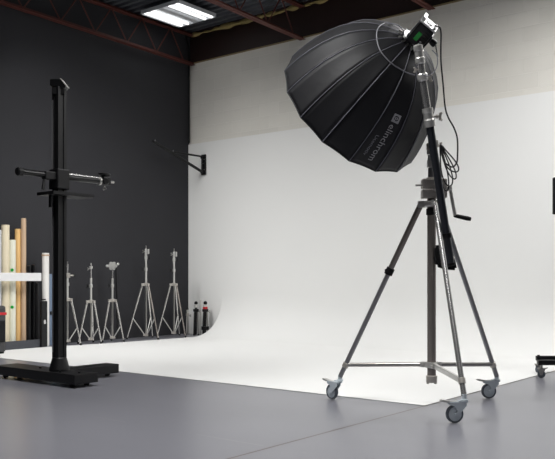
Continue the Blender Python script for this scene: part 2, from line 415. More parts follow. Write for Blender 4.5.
# ------------------------------------------------------------------ flash head on the back of the softbox
fh = thing('flash_head', 'black studio flash head with silver rear panel behind the softbox', 'flash', APEX - AX*.05)
side = cam2w(Vector((.62, -.50, .12))); HY = side - AX*side.dot(AX); HY.normalize(); HX = AX.cross(HY).normalized()
if HX.dot(FWD) > 0: HX = -HX
ax3 = (HY, HX, -AX)
B0 = APEX - AX*.02 - UP*.035
MB().box(B0 - AX*.108, (.13, .125, .175), ax3, .012).build('body', M['black_gloss'], fh)
MB().lathe(B0 - AX*.03, AX, [(0, .062), (.03, .066), (.055, .06)], 28).build('bayonet_collar', M['steel'], fh)
MB().box(B0 - AX*.200, (.140, .115, .014), ax3, .004).build('rear_panel', M['white_plastic'], fh)
MB().box(B0 - AX*.209, (.045, .035, .008), ax3, .002).build('display', mat('display_glass', (70,84,96), .15), fh)
for q in (-1, 1): MB().tube(B0 - AX*.205 + HY*.048 + HX*q*.03, B0 - AX*.220 + HY*.048 + HX*q*.03, .009, n=16).build('dial', M['black'], fh)
gp = B0 - AX*.10 + HX*.065 - HY*.012
MB().box(gp, (.032, .004, .07), ax3, .001).build('side_label', M['green'], fh)
MB().box(B0 - AX*.07 + HX*.065 + HY*.03, (.014, .004, .03), ax3, .001).build('maker_plate', M['print'], fh)
for q in (-.062, -.045):
    MB().tube(B0 + AX*.0 + HY*(q-.01) + HX*.02, B0 - AX*.21 + HY*(q-.01) + HX*.02, .004, n=8).build('guard_rod', M['chrome'], fh)
MB().box(B0 - AX*.214 - HY*.060 + HX*.0, (.03, .085, .04), ax3, .006).build('handle', M['dull_alu'], fh)
fins = MB()
for i in range(7): fins.box(B0 - AX*(.05+.022*i) + HX*.0645 + HY*.035, (.05, .006, .006), ax3)
fins.build('vent_fins', M['black_matte'], fh)
# tilt bracket down to the boom tip
TIP = at(417.5, 58, 5.86)
MB().box(B0 - AX*.10 + HY*.075 , (.014, .07, .11), ax3, .004).build('yoke_plate', M['black'], fh)
KN = B0 - AX*.11 + HY*.105
MB().lathe(KN - HY*.02, HY, [(0, .02), (.02, .026), (.045, .026), (.05, .018)], 16).build('tilt_knob', M['black'], fh)
MB().tube(KN + HY*.03, KN + HY*.035 + Vector((0, 0, -.085)) + RGT*.01, .006, n=8).build('tilt_lever', M['chrome'], fh)

# ------------------------------------------------------------------ boom arm
def bp(px, py, dz=0): 
    t = (py-50)/215.0; return at(px, py, 5.74 + .27*t + dz)
ba = thing('boom_arm', 'chrome and black boom arm leaning across the top of the wheeled stand', 'boom arm', bp(433, 155))
def bl(y, dx=0, dz=0): return bp(420.3 + (y-62)*.151 + dx, y, dz)
T0, T1, T3, T4 = bl(62), bl(115), bl(251), bl(265)
dirb = (T0-T3).normalized()
MB().tube(T0, T1, .027, n=24).build('upper_tube', M['chrome'], ba)
MB().tube(bl(118), T4, .0295, n=24).build('lower_tube', M['boom_black'], ba)
MB().lathe(bl(127), dirb, [(0, .034), (0, .040), (.05, .042), (.06, .037), (.10, .037), (.11, .042), (.14, .040), (.14, .026)], 28).build('locking_collar', M['dull_alu'], ba)
def wing_knob(name, base, d, parent, L=.05, s=1.0, material=None):
    mt = material or M['alu']
    k = MB().tube(base, base + d*L, .007*s, n=10).lathe(base + d*(L*.5), d, [(0, .013*s), (L*.3, .015*s)], 14)
    x, y, z = frame_of(d)
    k.box(base + d*(L+.006*s), (.052*s, .009*s, .018*s), (y, x, z), .003*s)
    for q in (-1, 1): k.ball(base + d*(L+.014*s) + y*(.022*s*q), .009*s, 10)
    return k.build(name, mt, parent)
wing_knob('collar_knob', bl(116.5, 4), RGT, ba, .05, 1.1)
MB().lathe(bl(64), dirb, [(0, .028), (.01, .036), (.04, .036), (.05, .030), (.09, .030), (.10, .035), (.13, .035), (.14, .024)], 24).build('tip_spigot', M['dull_alu'], ba)
MB().box(bl(52)+dirb*.02, (.045, .05, .06), (RGT, FWD, dirb), .008).build('swivel_block', M['alu'], ba)
MB().lathe(bl(81), dirb, [(0, .032), (.01, .039), (.045, .039), (.055, .032)], 24).build('tip_collar', M['dull_alu'], ba)
wing_knob('tip_knob', bl(78, 3), RGT, ba, .03, .9)
wing_knob('tip_knob', bl(70, -4), -RGT, ba, .015, .7)
MB().lathe(T4 + dirb*.02, -dirb, [(0, .037), (.02, .037), (.024, .03)], 20).build('end_cap', M['black_matte'], ba)
MB().lathe(bl(238), dirb, [(0, .036), (.01, .04), (.03, .04), (.04, .036)], 20).build('grip_ring', M['black_gloss'], ba)

# ------------------------------------------------------------------ wind-up stand on casters
SC = Vector((-2.872, 5.562, 0)); ZS = SC.dot(FWD)
st = thing('wheeled_light_stand', 'tall chrome wind-up light stand on three braked casters carrying the softbox', 'light stand', SC)
HUBZ = 1.575
COLN = Vector((SC.x, SC.y, 0))
MB().tube(COLN + UP*.20, COLN + UP*1.62, .034, n=28).build('column', M['bronze'], st)
m = MB().lathe(COLN + UP*.185, UP, [(0, .02), (0, .042), (.05, .044), (.055, .036)], 24)
for a in range(3): m.box(COLN + Vector((math.cos(a*2.1)*.034, math.sin(a*2.1)*.034, .19)), (.016, .016, .03))
m.build('column_foot', M['alu'], st)
MB().lathe(COLN + UP*1.49, UP, [(0, .034), (.005, .042), (.05, .042), (.055, .034)], 24).build('rubber_collar', M['black_matte'], st)
hub = MB().lathe(COLN + UP*1.555, UP, [(0, .036), (0, .055), (.01, .062), (.035, .062), (.045, .055), (.045, .036)], 28)
contacts = [Vector((-3.68, 5.37, 0)), Vector((-2.68, 6.205, 0)), Vector((-2.412, 5.01, 0))]
heads = [-math.radians(52), math.radians(8), math.radians(12)]
feet = []
for cpt in contacts:
    feet.append(Vector((cpt.x, cpt.y, 0)) + RGT*.066 + UP*.185)
for f in feet:
    d = (Vector((f.x, f.y, 0)) - COLN).normalized(); s_ = Vector((-d.y, d.x, 0))
    hub.box(COLN + d*.075 + UP*1.578 + s_*.02, (.06, .008, .05), (d, s_, UP)); hub.box(COLN + d*.075 + UP*1.578 - s_*.02, (.06, .008, .05), (d, s_, UP))
    hub.tube(COLN + d*.088 + UP*1.578 - s_*.032, COLN + d*.088 + UP*1.578 + s_*.032, .007, n=10)
hub.build('tripod_collar', M['dull_alu'], st)
sprz, spre = .322, .285
for i, f in enumerate(feet):
    d = (Vector((f.x, f.y, 0)) - COLN).normalized(); s_ = Vector((-d.y, d.x, 0)); top = COLN + d*.088 + UP*1.575
    MB().tube(top, f, .0195, n=20).build('leg', M['chrome_dark'] if i != 2 else M['chrome'], st)
    u = (top.z - spre)/(top.z - f.z); lp = top.lerp(f, u)
    sp = MB().tube(COLN + d*.05 + UP*sprz, lp, .017, n=16) if i != 2 else MB().box((COLN + d*.05 + UP*sprz + lp)/2, ((lp - COLN - d*.05 - UP*sprz).length, .022, .04), (lambda e: (e, s_, e.cross(s_)))((lp - COLN - d*.05 - UP*sprz).normalized()), .003)
    sp.build('spreader_bar', M['steel'] if i != 2 else M['white_plastic'] if False else M['dull_alu'], st)
    MB().lathe(lp - (f-top).normalized()*.02, (f-top), [(0, .02), (.003, .026), (.04, .026), (.043, .02)], 16).build('leg_bracket', M['alu'] , st)
m = MB().lathe(COLN + UP*(sprz-.022), UP, [(0, .036), (0, .048), (.044, .048), (.044, .036)], 24)
for f in feet:
    d = (Vector((f.x, f.y, 0)) - COLN).normalized(); s_ = Vector((-d.y, d.x, 0))
    for q in (-1, 1): m.box(COLN + d*.062 + s_*q*.02 + UP*sprz, (.05, .006, .04), (d, s_, UP))
    m.tube(COLN + d*.068 - s_*.034 + UP*sprz, COLN + d*.068 + s_*.034 + UP*sprz, .007, n=8)
m.build('spreader_hub', M['dull_alu'], st)
# clamp on the long left leg
f = feet[0]; d = (Vector((f.x, f.y, 0)) - COLN).normalized(); top = COLN + d*.088 + UP*1.575; q = top.lerp(f, .375)
MB().lathe(q, (f-top), [(-.03, .02), (-.028, .033), (.028, .033), (.03, .02)], 20).box(q - RGT*.012 + UP*.004, (.05, .035, .032), (RGT, FWD, UP), .006).build('leg_clamp', M['black_matte'], st)
MB().tube(q, top.lerp(f, 0.0), .0235, n=20).build('leg_sleeve', M['bronze'], st)
# casters
def caster(parent, cpt, foot, ang, R=.062, W=.03):
    """cpt: ground contact, foot: end of leg; ang turns the wheel plane about z from the picture's right direction"""
    d = Matrix.Rotation(ang, 3, 'Z') @ RGT; s_ = Vector((-d.y, d.x, 0)); c = Vector((cpt.x, cpt.y, R+.001))
    stem = Vector((foot.x, foot.y, 0))
    m = MB().lathe(stem + UP*.150, UP, [(0, .026), (.012, .026), (.014, .018), (.05, .018)], 18)
    top = (c + UP*(R+.014)); mid = (top + stem + UP*.146)/2
    for q in (-1, 1):
        hgt = R+.014
        poly = [(-.012, -.012), (.012, -.014), (.045, .018), (.082, hgt-.018), (.074, hgt+.01), (-.035, hgt+.008), (-.042, hgt-.010), (-.002, hgt-.026), (.012, .022)]
        m.prism(poly, c + s_*q*(W/2+.006), d, UP, s_, .004)
    m.box(c + d*.015 + UP*(R+.018), (.115, W+.018, .012), (d, s_, UP), .004)
    m.box((c + d*.05 + UP*(R+.022) + stem + UP*.148)/2, (.07, .035, .02), (d, s_, UP), .006)
    fk = m.build('caster', M['caster_grey'], parent)
    MB().lathe(c - s_*W/2, s_, [(0, R*.80), (0, R*.95), (W*.15, R), (W*.85, R), (W, R*.95), (W, R*.80), (0, R*.80)], 36).build('tyre', M['tyre'], fk)
    MB().lathe(c - s_*W*.42, s_, [(0, .012), (0, R*.45), (.003, R*.82), (W*.84-.003, R*.82), (W*.84, R*.45), (W*.84, .012)], 28).tube(c - s_*(W/2+.012), c + s_*(W/2+.012), .007, n=10).build('wheel_hub', M['caster_grey'], fk)
    poly = [(-.03, 0), (-.095, .012), (-.108, .02), (-.1, .028), (-.03, .016), (.03, .014), (.03, 0)]
    MB().prism(poly, c + UP*(R+.012), d, UP, s_, W+.004, .002).build('brake_lever', M['dull_alu'], fk)
for c_, f_, a_ in zip(contacts, feet, heads): caster(st, c_, f_, a_)
# winch housing, riser, crank
m = MB()
m.box(COLN + UP*1.735 + RGT*.018, (.19, .10, .075), (RGT, FWD, UP), .01)
m.box(COLN + UP*1.655 + RGT*.018, (.19, .10, .068), (RGT, FWD, UP), .008)
m.box(COLN + UP*1.765 + RGT*.01, (.10, .075, .04), (RGT, FWD, UP), .008)
m.lathe(COLN + RGT*.03 - FWD*.04 + UP*1.705, -FWD, [(0, .035), (.02, .035), (.024, .025)], 24)
for q in (-.055, .07): m.tube(COLN + RGT*q - FWD*.045 + UP*1.735, COLN + RGT*q - FWD*.062 + UP*1.735, .01, n=8)
m.build('winch_housing', M['alu'], st)
MB().tube(COLN - RGT*.07 + UP*1.725, COLN - RGT*.125 + UP*1.725, .008, n=10).build('release_pin', M['steel'], st)
MB().tube(COLN + UP*1.76, COLN + UP*2.02, .028, n=24).build('riser', M['chrome_dark'], st)
MB().lathe(COLN + UP*1.86, UP, [(0, .028), (.004, .035), (.06, .035), (.064, .03), (.10, .03), (.104, .038), (.14, .038), (.144, .028)], 24).build('riser_collar', M['dull_alu'], st)
m = MB().lathe(COLN + UP*2.0, UP, [(0, .03), (.005, .04), (.05, .04), (.055, .032)], 24)
m.box(COLN + UP*2.03 - FWD*.06 , (.06, .11, .06), (RGT, FWD, UP), .01).build('boom_clamp', M['alu'], st)
wing_knob('clamp_knob', COLN + UP*2.035 + RGT*.03, RGT, st, .035, .9)
ck = COLN + RGT*.095 + UP*1.70 - FWD*.02
m = MB().tube(ck, ck + RGT*.05, .014, n=14).lathe(ck + RGT*.035, RGT, [(0, .024), (.02, .024)], 18)
ce = ck + RGT*.085 + UP*(-.215)
m.path([ck + RGT*.045, ck + RGT*.05 - UP*.03, ce], .014, 10)
cr_ = m.build('crank', M['dull_alu'], st)
MB().lathe(ce, RGT - UP*.22, [(-.01, .010), (0, .014), (.02, .016), (.10, .018), (.125, .014)], 18).build('crank_grip', M['black_matte'], cr_)
# safety cable runs down beside the column
# ------------------------------------------------------------------ counterweight bag at the tail of the boom
bc = at(446.0, 258, 6.07)
wb = thing('weight_bag', 'black weight bag strapped to the lower end of the boom arm', 'weight bag', bc)
m = MB().prism([(-.094, .095), (-.03, .105), (.03, .085), (.058, .03), (.082, -.095), (.0, -.09), (-.076, -.066), (-.09, .0)], bc, RGT, UP, FWD, .085, .018)
m.build('pouch', M['black_matte'], wb)
MB().path([bc + Vector(p) for p in [(RGT*.01+UP*.02-FWD*.05), (RGT*.0+UP*.09-FWD*.04), (RGT*-.01+UP*.13), (RGT*-.0+UP*.10+FWD*.05), (UP*.02+FWD*.048)]], .007, 6).build('strap', M['black_matte'], wb)
MB().lathe(bc + RGT*.028 - FWD*.044 - UP*.01, UP*.4-FWD, [(0, .026), (.018, .026), (.022, .016)], 20).build('buckle', M['alu'], wb)
# ------------------------------------------------------------------ cables
def cab(name, pts, r, mt, label, cat, n=7):
    P3 = smooth_pts([at(*p) for p in pts], 7)
    return tag(MB().path(P3, r, n).build(name, mt), label, cat)
cab('power_cable', [(436, 27, 5.70), (439.5, 27, 5.72), (441, 33, 5.74), (440.8, 48, 5.78), (441, 62, 5.8), (443, 84, 5.85), (445, 106, 5.9), (448, 117, 5.9), (454, 128, 5.93), (457.3, 139, 5.95), (457.5, 155, 5.96), (456.5, 163, 5.96), (452, 167, 5.97), (445, 163, 5.98)], .0062, M['cable'],
    'black power cable dropping from the flash head beside the softbox', 'cable')
pts = []
cx_, cy_ = 446.5, 164
loops = [(442, 146, 457, 182, 5.98), (438, 148, 452, 186, 5.95), (441, 150, 460, 177, 6.0), (440, 145, 449, 192, 5.93)]
P3 = []
for (L, D, Wd, z) in ((41, 9, 5, 5.97), (34, 14, 4, 5.94), (46, 6, 3.5, 5.99), (27, 15, 6, 5.93)):
    for i in range(14):
        t = i/14; P3.append(at(440.5 + D*math.sin(PI*t) + Wd*math.sin(2*PI*t), 145 + L*math.sin(PI*t), z + .03*t))
tag(MB().path(smooth_pts(P3, 3), .0052, 7).build('coiled_cable', M['cable']), 'black cable hanging in loops beside the winch of the wheeled stand', 'cable')
from mathutils.bvhtree import BVHTree
_bv = BVHTree.FromPolygons([v.co + APEX for v in cv.data.vertices], [tuple(p.vertices) for p in cv.data.polygons])
def over_canopy(px, py, off, dflt):
    o = Vector((0, 0, CAM_H)); d = (at(px, py, 5)-o).normalized(); h = _bv.ray_cast(o, d)
    if h[0] is None: return at(px, py, dflt)
    return h[0] - d*off
tag(MB().path(smooth_pts([over_canopy(x, y, f, 5.86) for x, y, f in [(402, 28, .03), (396, 24.5, .02), (388, 23, .012), (381, 25, .012), (377, 31, .012), (377, 40, .012), (380, 50, .012), (386, 58, .012), (393, 64.5, .012), (401, 69.5, .014), (409, 73.5, .03), (415, 75, .05)]], 7), .0045, 7).build('sync_cord', M['cord']),
    'thin grey cord looping over the back of the softbox to the boom', 'cord')
cab('thin_lead', [(432, 50, 5.66), (437, 56, 5.66), (437, 66, 5.66), (433, 73, 5.66), (427, 76, 5.66), (422, 74, 5.67)], .004, M['cord'],
    'short grey lead between the flash head and the boom tip', 'cord')

# ------------------------------------------------------------------ camera stand on the left
CX, CY = -6.235, 4.545
cs = thing('camera_stand', 'tall black studio camera stand with a cross arm in front of the dark wall', 'camera stand', (CX, CY, 0))
dz = Vector((CX, CY, 0)).dot(FWD)
MB().bx(-7.12, -5.83, CY-.135, CY+.135, .035, .125, .008).build('base_beam', M['black'], cs)
MB().bx(CX-.20, CX+.0, CY+.136, 5.27, .035, .125, .008).build('base_beam', M['black'], cs)
for (x, y) in ((-5.93, CY-.08), (-7.0, CY-.08), (-7.0, CY+.08), (-5.93, CY+.08), (CX-.1, 5.2)):
    fo = MB().tube((x, y-.018, .022), (x, y+.018, .022), .021, n=20).box((x, y, .032), (.03, .05, .014)); fo.build('foot_wheel', M['black_matte'], cs)
for (x, y) in ((CX-.3, CY), (CX+.3, CY), (CX-.12, CY+.09), (CX+.12, CY-.08)):
    MB().tube((x, y, .12), (x, y, .137), .012, n=8).build('bolt', M['black_gloss'], cs)
MB().lathe((CX, CY, .122), UP, [(0, .095), (.02, .095), (.12, .068), (.13, .06)], 32).build('column_socket', M['black'], cs)
m = MB()   # square mast with edge grooves
poly = [(-.055, -.055), (-.02, -.055), (-.02, -.045), (.02, -.045), (.02, -.055), (.055, -.055), (.055, -.02), (.045, -.02), (.045, .02), (.055, .02), (.055, .055), (.02, .055), (.02, .045), (-.02, .045), (-.02, .055), (-.055, .055), (-.055, .02), (-.045, .02), (-.045, -.02), (-.055, -.02)]
m.prism([(u*.86, v*.86) for u, v in poly], (CX, CY, .25 + 2.53/2), Vector((1, 0, 0)), Vector((0, 1, 0)), UP, 2.57)
m.build('mast', M['black'], cs)
MB().box((CX-.036, CY-.050, .25+2.48/2), (.010, .006, 2.38)).build('mast_edge_highlight', M['chrome_dark'], cs)  # pale strip standing in for the highlight along the mast's left edge
# slanted pulley cap
cpos = Vector((CX, CY, 2.815))
a3 = (RGT, FWD, UP)
MB().prism([(-.075, .055), (.02, .055), (.075, -.01), (.06, -.035), (-.075, -.01)], cpos, RGT, UP, FWD, .11, .006).build('pulley_cap', M['black_gloss'], cs)
MB().prism([(-.06, .0), (.055, -.0), (.055, -.075), (-.06, -.075)], cpos - UP*.01, RGT, UP, FWD, .09, .004).build('pulley_housing', M['black'], cs)
MB().prism([(.018, .062), (.028, .062), (.083, -.008), (.073, -.010)], cpos, RGT, UP, FWD, .115, .002).build('cap_edge', M['dull_alu'], cs)
# carriage and cross arm (arm runs along y)
AZ = 1.955
MB().box((CX, CY, AZ-.025), (.14, .14, .19), None, .012).build('carriage', M['black'], cs)
MB().tube((CX+.012, 4.11, AZ+.005), (CX+.012, 5.10, AZ+.005), .029, n=24).build('cross_arm', M['black_gloss'], cs)
MB().tube((CX+.012, CY+.08, AZ+.032), (CX+.012, 5.02, AZ+.032), .014, n=16).build('arm_rail', M['chrome'], cs)
MB().lathe((CX+.012, 4.14, AZ+.005), (0, -1, 0), [(0, .032), (.01, .04), (.05, .04), (.06, .03)], 24).build('arm_end_cap', M['black'], cs)
hd = MB().box((CX+.012, 5.08, AZ+.01), (.08, .09, .08), None, .01)
hd.lathe((CX+.012, 5.07, AZ+.05), UP, [(0, .03), (.015, .03), (.02, .06), (.035, .06), (.04, .05)], 20)
hd.build('camera_head', M['black'], cs)
MB().lathe((CX+.06, 5.04, AZ), Vector((1, -.2, 0)), [(0, .03), (.02, .034), (.03, .028)], 20).build('head_knob', M['black_gloss'], cs)
MB().lathe((CX+.012, 4.995, AZ+.005), (0, 1, 0), [(0, .030), (.003, .040), (.022, .040), (.025, .030)], 24).build('clamp_ring', M['dull_alu'], cs)
wing_knob('lock_knob', Vector((CX+.02, 5.06, AZ-.03)), Vector((.25, 0, -1)).normalized(), cs, .03, .8, M['steel'])
MB().tube((CX+.012, 5.12, AZ+.01), (CX+.012, 5.19, AZ+.01), .012, n=12).build('head_pin', M['steel'], cs)
MB().tube((CX+.012, 4.37, AZ-.03), (CX+.02, 4.35, AZ-.14), .012, .016, n=12).build('brake_lever', M['black'], cs)
MB().box((CX+.012, 4.42, AZ+.0), (.07, .12, .075), None, .01).build('arm_clamp', M['black'], cs)
MB().prism([(-.13, -.16), (.13, -.16), (.13, .31), (-.13, .31)], (CX, CY, 1.79), Vector((1, 0, 0)), Vector((0, 1, 0)), UP, .030, .003).build('shelf', M['black'], cs)
MB().tube((CX+.0, CY-.10, 1.78), (CX+.0, CY-.10, 1.66), .016, n=14).build('shelf_handle', M['black'], cs)

# ------------------------------------------------------------------ wall-mounted boom bracket
wp = Vector((-9.645, BY-.03, 3.0))
wa = thing('wall_bracket_arm', 'black triangular swing arm bracket bolted high on the white wall near the corner', 'wall bracket', wp)
MB().box(wp + Vector((0, -.02, 0)), (.10, .03, .36), None, .004).box(wp + Vector((0, -.05, .13)), (.05, .06, .05), None, .004).box(wp + Vector((0, -.05, -.13)), (.05, .06, .05), None, .004).build('wall_plate', M['black'], wa)
for dx, dz_ in ((-.03, .09), (.03, .09), (-.03, -.09), (.03, -.09), (0, .02)): MB().tube(wp + Vector((dx, -.034, dz_)), wp + Vector((dx, -.045, dz_)), .009, n=8).build('bolt', M['steel'], wa)
tip = Vector((-9.66, 8.90, 3.255)); low = wp + Vector((0, -.06, -.13)); upp = wp + Vector((0, -.06, .14))
mid = low.lerp(tip, .64)
MB().tube(low, tip, .025, n=14).build('boom_tube', M['black'], wa)
MB().tube(upp, mid + UP*.02, .017, n=12).build('stay_tube', M['black'], wa)
MB().tube(upp - UP*.02, low, .015, n=12).build('hinge_post', M['black'], wa)
MB().lathe(tip, (tip-low), [(-.05, .026), (0, .028), (.02, .02)], 16).build('end_socket', M['black'], wa)
wing_knob('socket_knob', tip + Vector((.02, 0, .01)), Vector((1, -.3, 0)).normalized(), wa, .02, .5, M['chrome_dark'])
wing_knob('stay_knob', mid + Vector((.02, 0, .03)), Vector((1, 0, .2)).normalized(), wa, .01, .45, M['chrome_dark'])

# ------------------------------------------------------------------ tripod stands along the dark wall
def tripod(px, hub_py, top_py, spread, yaw, label, X=-9.7, head=None, cat='light stand', knobs=2, dark=False):
    base, dep = on_x(px, X); hz = h_at(hub_py, dep); tz = h_at(top_py, dep)
    t = thing('tripod_light_stand', label, cat, base, 'chrome tripod stands along the dark wall')
    MT = M['leg_steel']
    MB().tube(base + UP*.05, base + UP*(hz+.02), .015, n=14).build('column', M['steel'], t)
    MB().tube(base + UP*(hz), base + UP*(hz+(tz-hz)*.6), .0165, n=14).build('lower_riser', M['dull_alu'], t)
    MB().tube(base + UP*(hz+(tz-hz)*.5), base + UP*(tz-.03), .0115, n=12).build('upper_riser', M['chrome'], t)
    m = MB().lathe(base + UP*(hz-.035), UP, [(0, .02), (.005, .036), (.05, .036), (.055, .02)], 18)
    b2 = MB().lathe(base + UP*.045, UP, [(0, .016), (.004, .026), (.04, .026), (.044, .016)], 16)
    for i in range(3):
        a = yaw + i*2*PI/3; d = Vector((math.cos(a), math.sin(a), 0)); s_ = Vector((-d.y, d.x, 0))
        m.box(base + d*.05 + UP*(hz-.01), (.05, .035, .04), (d, s_, UP), .004)
        topp = base + d*.06 + UP*(hz-.015); ft = base + d*spread + UP*.012
        lg = MB().tube(topp, ft, .0115, n=12).tube(topp, topp.lerp(ft, .5), .0145, n=12).build('leg', MT if not (dark and i == 0) else M['bronze'], t)
        MB().ball(ft + UP*.006, .018, 10).build('rubber_foot', M['black_matte'], lg)
        kp = topp.lerp(ft, .62)
        MB().tube(base + d*.02 + UP*.065, kp, .0085, n=8).build('stretcher', M['dull_alu'], t)
        b2.box(base + d*.03 + UP*.065, (.03, .02, .03), (d, s_, UP), .003)
    m.build('tripod_collar', M['alu'], t); b2.build('stretcher_hub', M['alu'], t)
    for i in range(knobs):
        kz = hz + (tz-hz)*(.35 + .3*i)
        MB().lathe(base + UP*kz, UP, [(0, .018), (.003, .025), (.05, .025), (.053, .016)], 16).build('collar', M['dull_alu'], t)
        wing_knob('collar_knob', base + UP*(kz+.025) + RGT*(.02 if i%2 else -.02), RGT*(1 if i%2 else -1), t, .03, 1.0, M['black'])
    tp = base + UP*(tz-.03)
    if head == 'ball':
        m = MB()
        for i in range(6):
            a = i*PI/3; m.tube(tp + RGT*math.cos(a)*.045 + UP*(.0+math.sin(a)*.045) - FWD*.02, tp + RGT*math.cos(a)*.045 + UP*(math.sin(a)*.045) + FWD*.03, .026, n=12)
        m.tube(tp - FWD*.03, tp + FWD*.04, .04, n=16); m.ball(tp + RGT*.085 + UP*.03, .022, 10); m.ball(tp - RGT*.085 + UP*.0, .022, 10)
        m.build('grip_head', M['dull_alu'], t)
        MB().tube(tp + RGT*.055 - UP*.03, base + RGT*.085 + UP*.06, .016, n=10).build('grip_arm', M['black'], t)
    elif head == 'block':
        MB().box(tp + UP*.0 - UP*.12, (.036, .036, .20), (RGT, FWD, UP), .006).box(tp + RGT*.04 - UP*.06, (.026, .026, .08), (RGT, FWD, UP), .004).build('grip_head', M['dull_alu'], t)
        wing_knob('head_knob', tp - UP*.06 - RGT*.02, -RGT, t, .02, .9, M['steel'])
        MB().tube(tp - UP*.03, tp + UP*.04, .008, n=8).build('spigot', M['steel'], t)
    elif head == 'side':
        m = MB().tube(tp - RGT*.06 - UP*.17, tp + RGT*.10 - UP*.17, .012, n=10).box(tp - UP*.17, (.07, .05, .07), (RGT, FWD, UP), .006)
        m.build('grip_head', M['alu'], t); MB().tube(tp - UP*.04, tp + UP*.04, .008, n=8).build('spigot', M['steel'], t)
        wing_knob('head_knob', tp + RGT*.08 - UP*.17, RGT, t, .02, .9, M['black'])
    else:
        MB().tube(tp - UP*.02, tp + UP*.03, .008, n=8).lathe(tp - UP*.06, UP, [(0, .014), (.003, .024), (.04, .024), (.043, .014)], 14).build('spigot', M['dull_alu'], t)
        wing_knob('head_knob', tp - UP*.06 - RGT*.01, -RGT, t, .03, .8, M['steel'])
    return t
tripod(67.5, 299, 262, .21, .5, 'short chrome tripod stand just right of the black camera stand mast', head='side', knobs=1)
tripod(91, 301, 263, .20, .2, 'short chrome tripod stand, second along the dark wall, with slim plain top', head=None, knobs=1)
tripod(112.5, 300, 264, .19, .45, 'short chrome tripod stand topped by a round silver grip head and black arm', head='ball', knobs=1)
tripod(146, 284, 246, .31, -.05, 'left one of the two tall chrome tripod stands by the dark wall', head='block', knobs=2, dark=True)
tripod(174, 284, 249, .29, -.05, 'right one of the two tall chrome tripod stands, nearest the white corner', head='block', knobs=2, dark=True)

# folded stands in the corner
def folded(px, top_py, X, w, label, red=False, dark=True):
    b, dep = on_x(px, X); tz = h_at(top_py, dep)
    t = thing('folded_light_stand', label, 'light stand', b, 'folded stands in the white corner')
    body = M['black'] if dark else M['dull_alu']
    MB().tube(b + UP*.01, b + UP*(tz*.96), w*.5, n=14).build('column', M['steel'] if not dark else M['black'], t)
    for i in range(3):
        a = .4 + i*2*PI/3; d = Vector((math.cos(a), math.sin(a), 0))
        lg = MB().tube(b + d*(w*1.3) + UP*.02, b + d*(w*.9) + UP*(tz*.72), w*.4, n=10).build('leg', body if i else (M['steel'] if dark else M['dull_alu']), t)
        MB().ball(b + d*(w*1.3) + UP*.02, w*.5, 8).build('rubber_foot', M['black_matte'], lg)
    MB().lathe(b + UP*(tz*.72), UP, [(0, w*.8), (.01, w*1.5), (.05, w*1.5), (.06, w*.8)], 16).build('collar', M['black'] if dark else M['alu'], t)
    MB().lathe(b + UP*(tz*.85), UP, [(0, w*.6), (.01, w*1.1), (.05, w*1.1), (.06, w*.6)], 16).build('upper_collar', M['dull_alu'], t)
    if red:
        MB().lathe(b + UP*(tz*.78), UP, [(0, w*.9), (.0, w*1.15), (.06, w*1.15), (.06, w*.9)], 16).build('red_band', M['red'], t)
        MB().lathe(b + UP*.10, UP, [(0, w*1.2), (0, w*1.9), (.06, w*1.9), (.06, w*1.2)], 16).build('lower_band', M['black_gloss'], t)
    MB().ball(b + UP*tz, w*.95, 12).build('head_knob', M['black_matte'], t)
    wing_knob('collar_knob', b + UP*(tz*.74) + RGT*w*1.2, RGT, t, .02, .8, M['steel'])
folded(187.6, 309, -9.80, .020, 'slim silver folded stand where the dark wall meets the white wall', dark=False)
folded(196, 303, -9.62, .034, 'black folded stand in the white corner, left of the one with a red band')
folded(205.3, 303, -9.46, .036, 'black folded stand with red band beside the curved cyclorama edge', red=True)
b, dep = on_x(200.5, -9.60)
tag(MB().tube(b + UP*.0, b + UP*.62, .017, n=12).build('steel_pipe', M['dull_alu']), 'short silver pipe standing between the two black folded stands', 'pipe')

# ------------------------------------------------------------------ paper roll rack at the left
RK = thing('paper_roll_rack', 'rack with white horizontal rail and charcoal trough on the dark wall', 'rack', (-9.9, 6.2, 0))
yl = on_x(-25, -9.82)[0].y; yr, drr = on_x(40, -9.72); yr = yr.y
zr = h_at(277, drr)
MB().box((-9.70, (yl+yr)/2, zr), (.03, yr-yl, .115), None, .004).build('rail', M['rail'], RK)
for yy in (yl+.05, yr-.016): MB().box((-9.87, yy, zr), (.34, .03, .05), None, .004).build('rail_arm', M['black'], RK)
MB().bx(-10.04, -9.68, yl, yr, .0, .03).bx(-9.70, -9.68, yl, yr, .03, .12).bx(-10.04, -10.02, yl, yr, .03, .12).build('trough', M['trough'], RK)
def roll(pxa, pxb, top_py, X, material, label, name='paper_roll', cat='paper roll', green=None, core=True, lean=0.0):
    pa, da = on_x(pxa, X); pb, db = on_x(pxb, X); dep = (da+db)/2; c = (pa+pb)/2; r = (pxb-pxa)/2/FPX*dep
    tz = h_at(top_py, dep); t = thing(name, label, cat, (c.x, c.y, .03), 'rolls standing in the rack')
    b0 = c + UP*.032; t0 = c + UP*tz + Vector((-lean, lean*.0, 0))
    d = (t0-b0); L = d.length
    if core: MB().lathe(b0, d, [(0, r*.72), (0, r), (L, r), (L, r*.8), (L-.1, r*.8)], 28).build('roll', material, t)
    else: MB().tube(b0, t0, r, n=24).build('roll', material, t)
    MB().lathe(b0 + d.normalized()*.0, d, [(L-.05, r*.3), (L-.0, r*.5), (L+.004, r*.78)], 20).build('core', M['beige'] if material is not M['beige'] else M['cream'], t)
    if green is not None:
        for g in green: 
            z = h_at(g, dep); o = Vector((c.x, c.y, z)) + (-FWD*.85 + RGT*.2).normalized()*r
            MB().lathe(o, -FWD, [(-.008, .022), (.004, .022), (.006, .015)], 16).build('sticker', M['green'], t)
roll(-6.0, 1.2, 230, -9.88, M['pale'], 'pale grey roll cut off by the left picture edge')
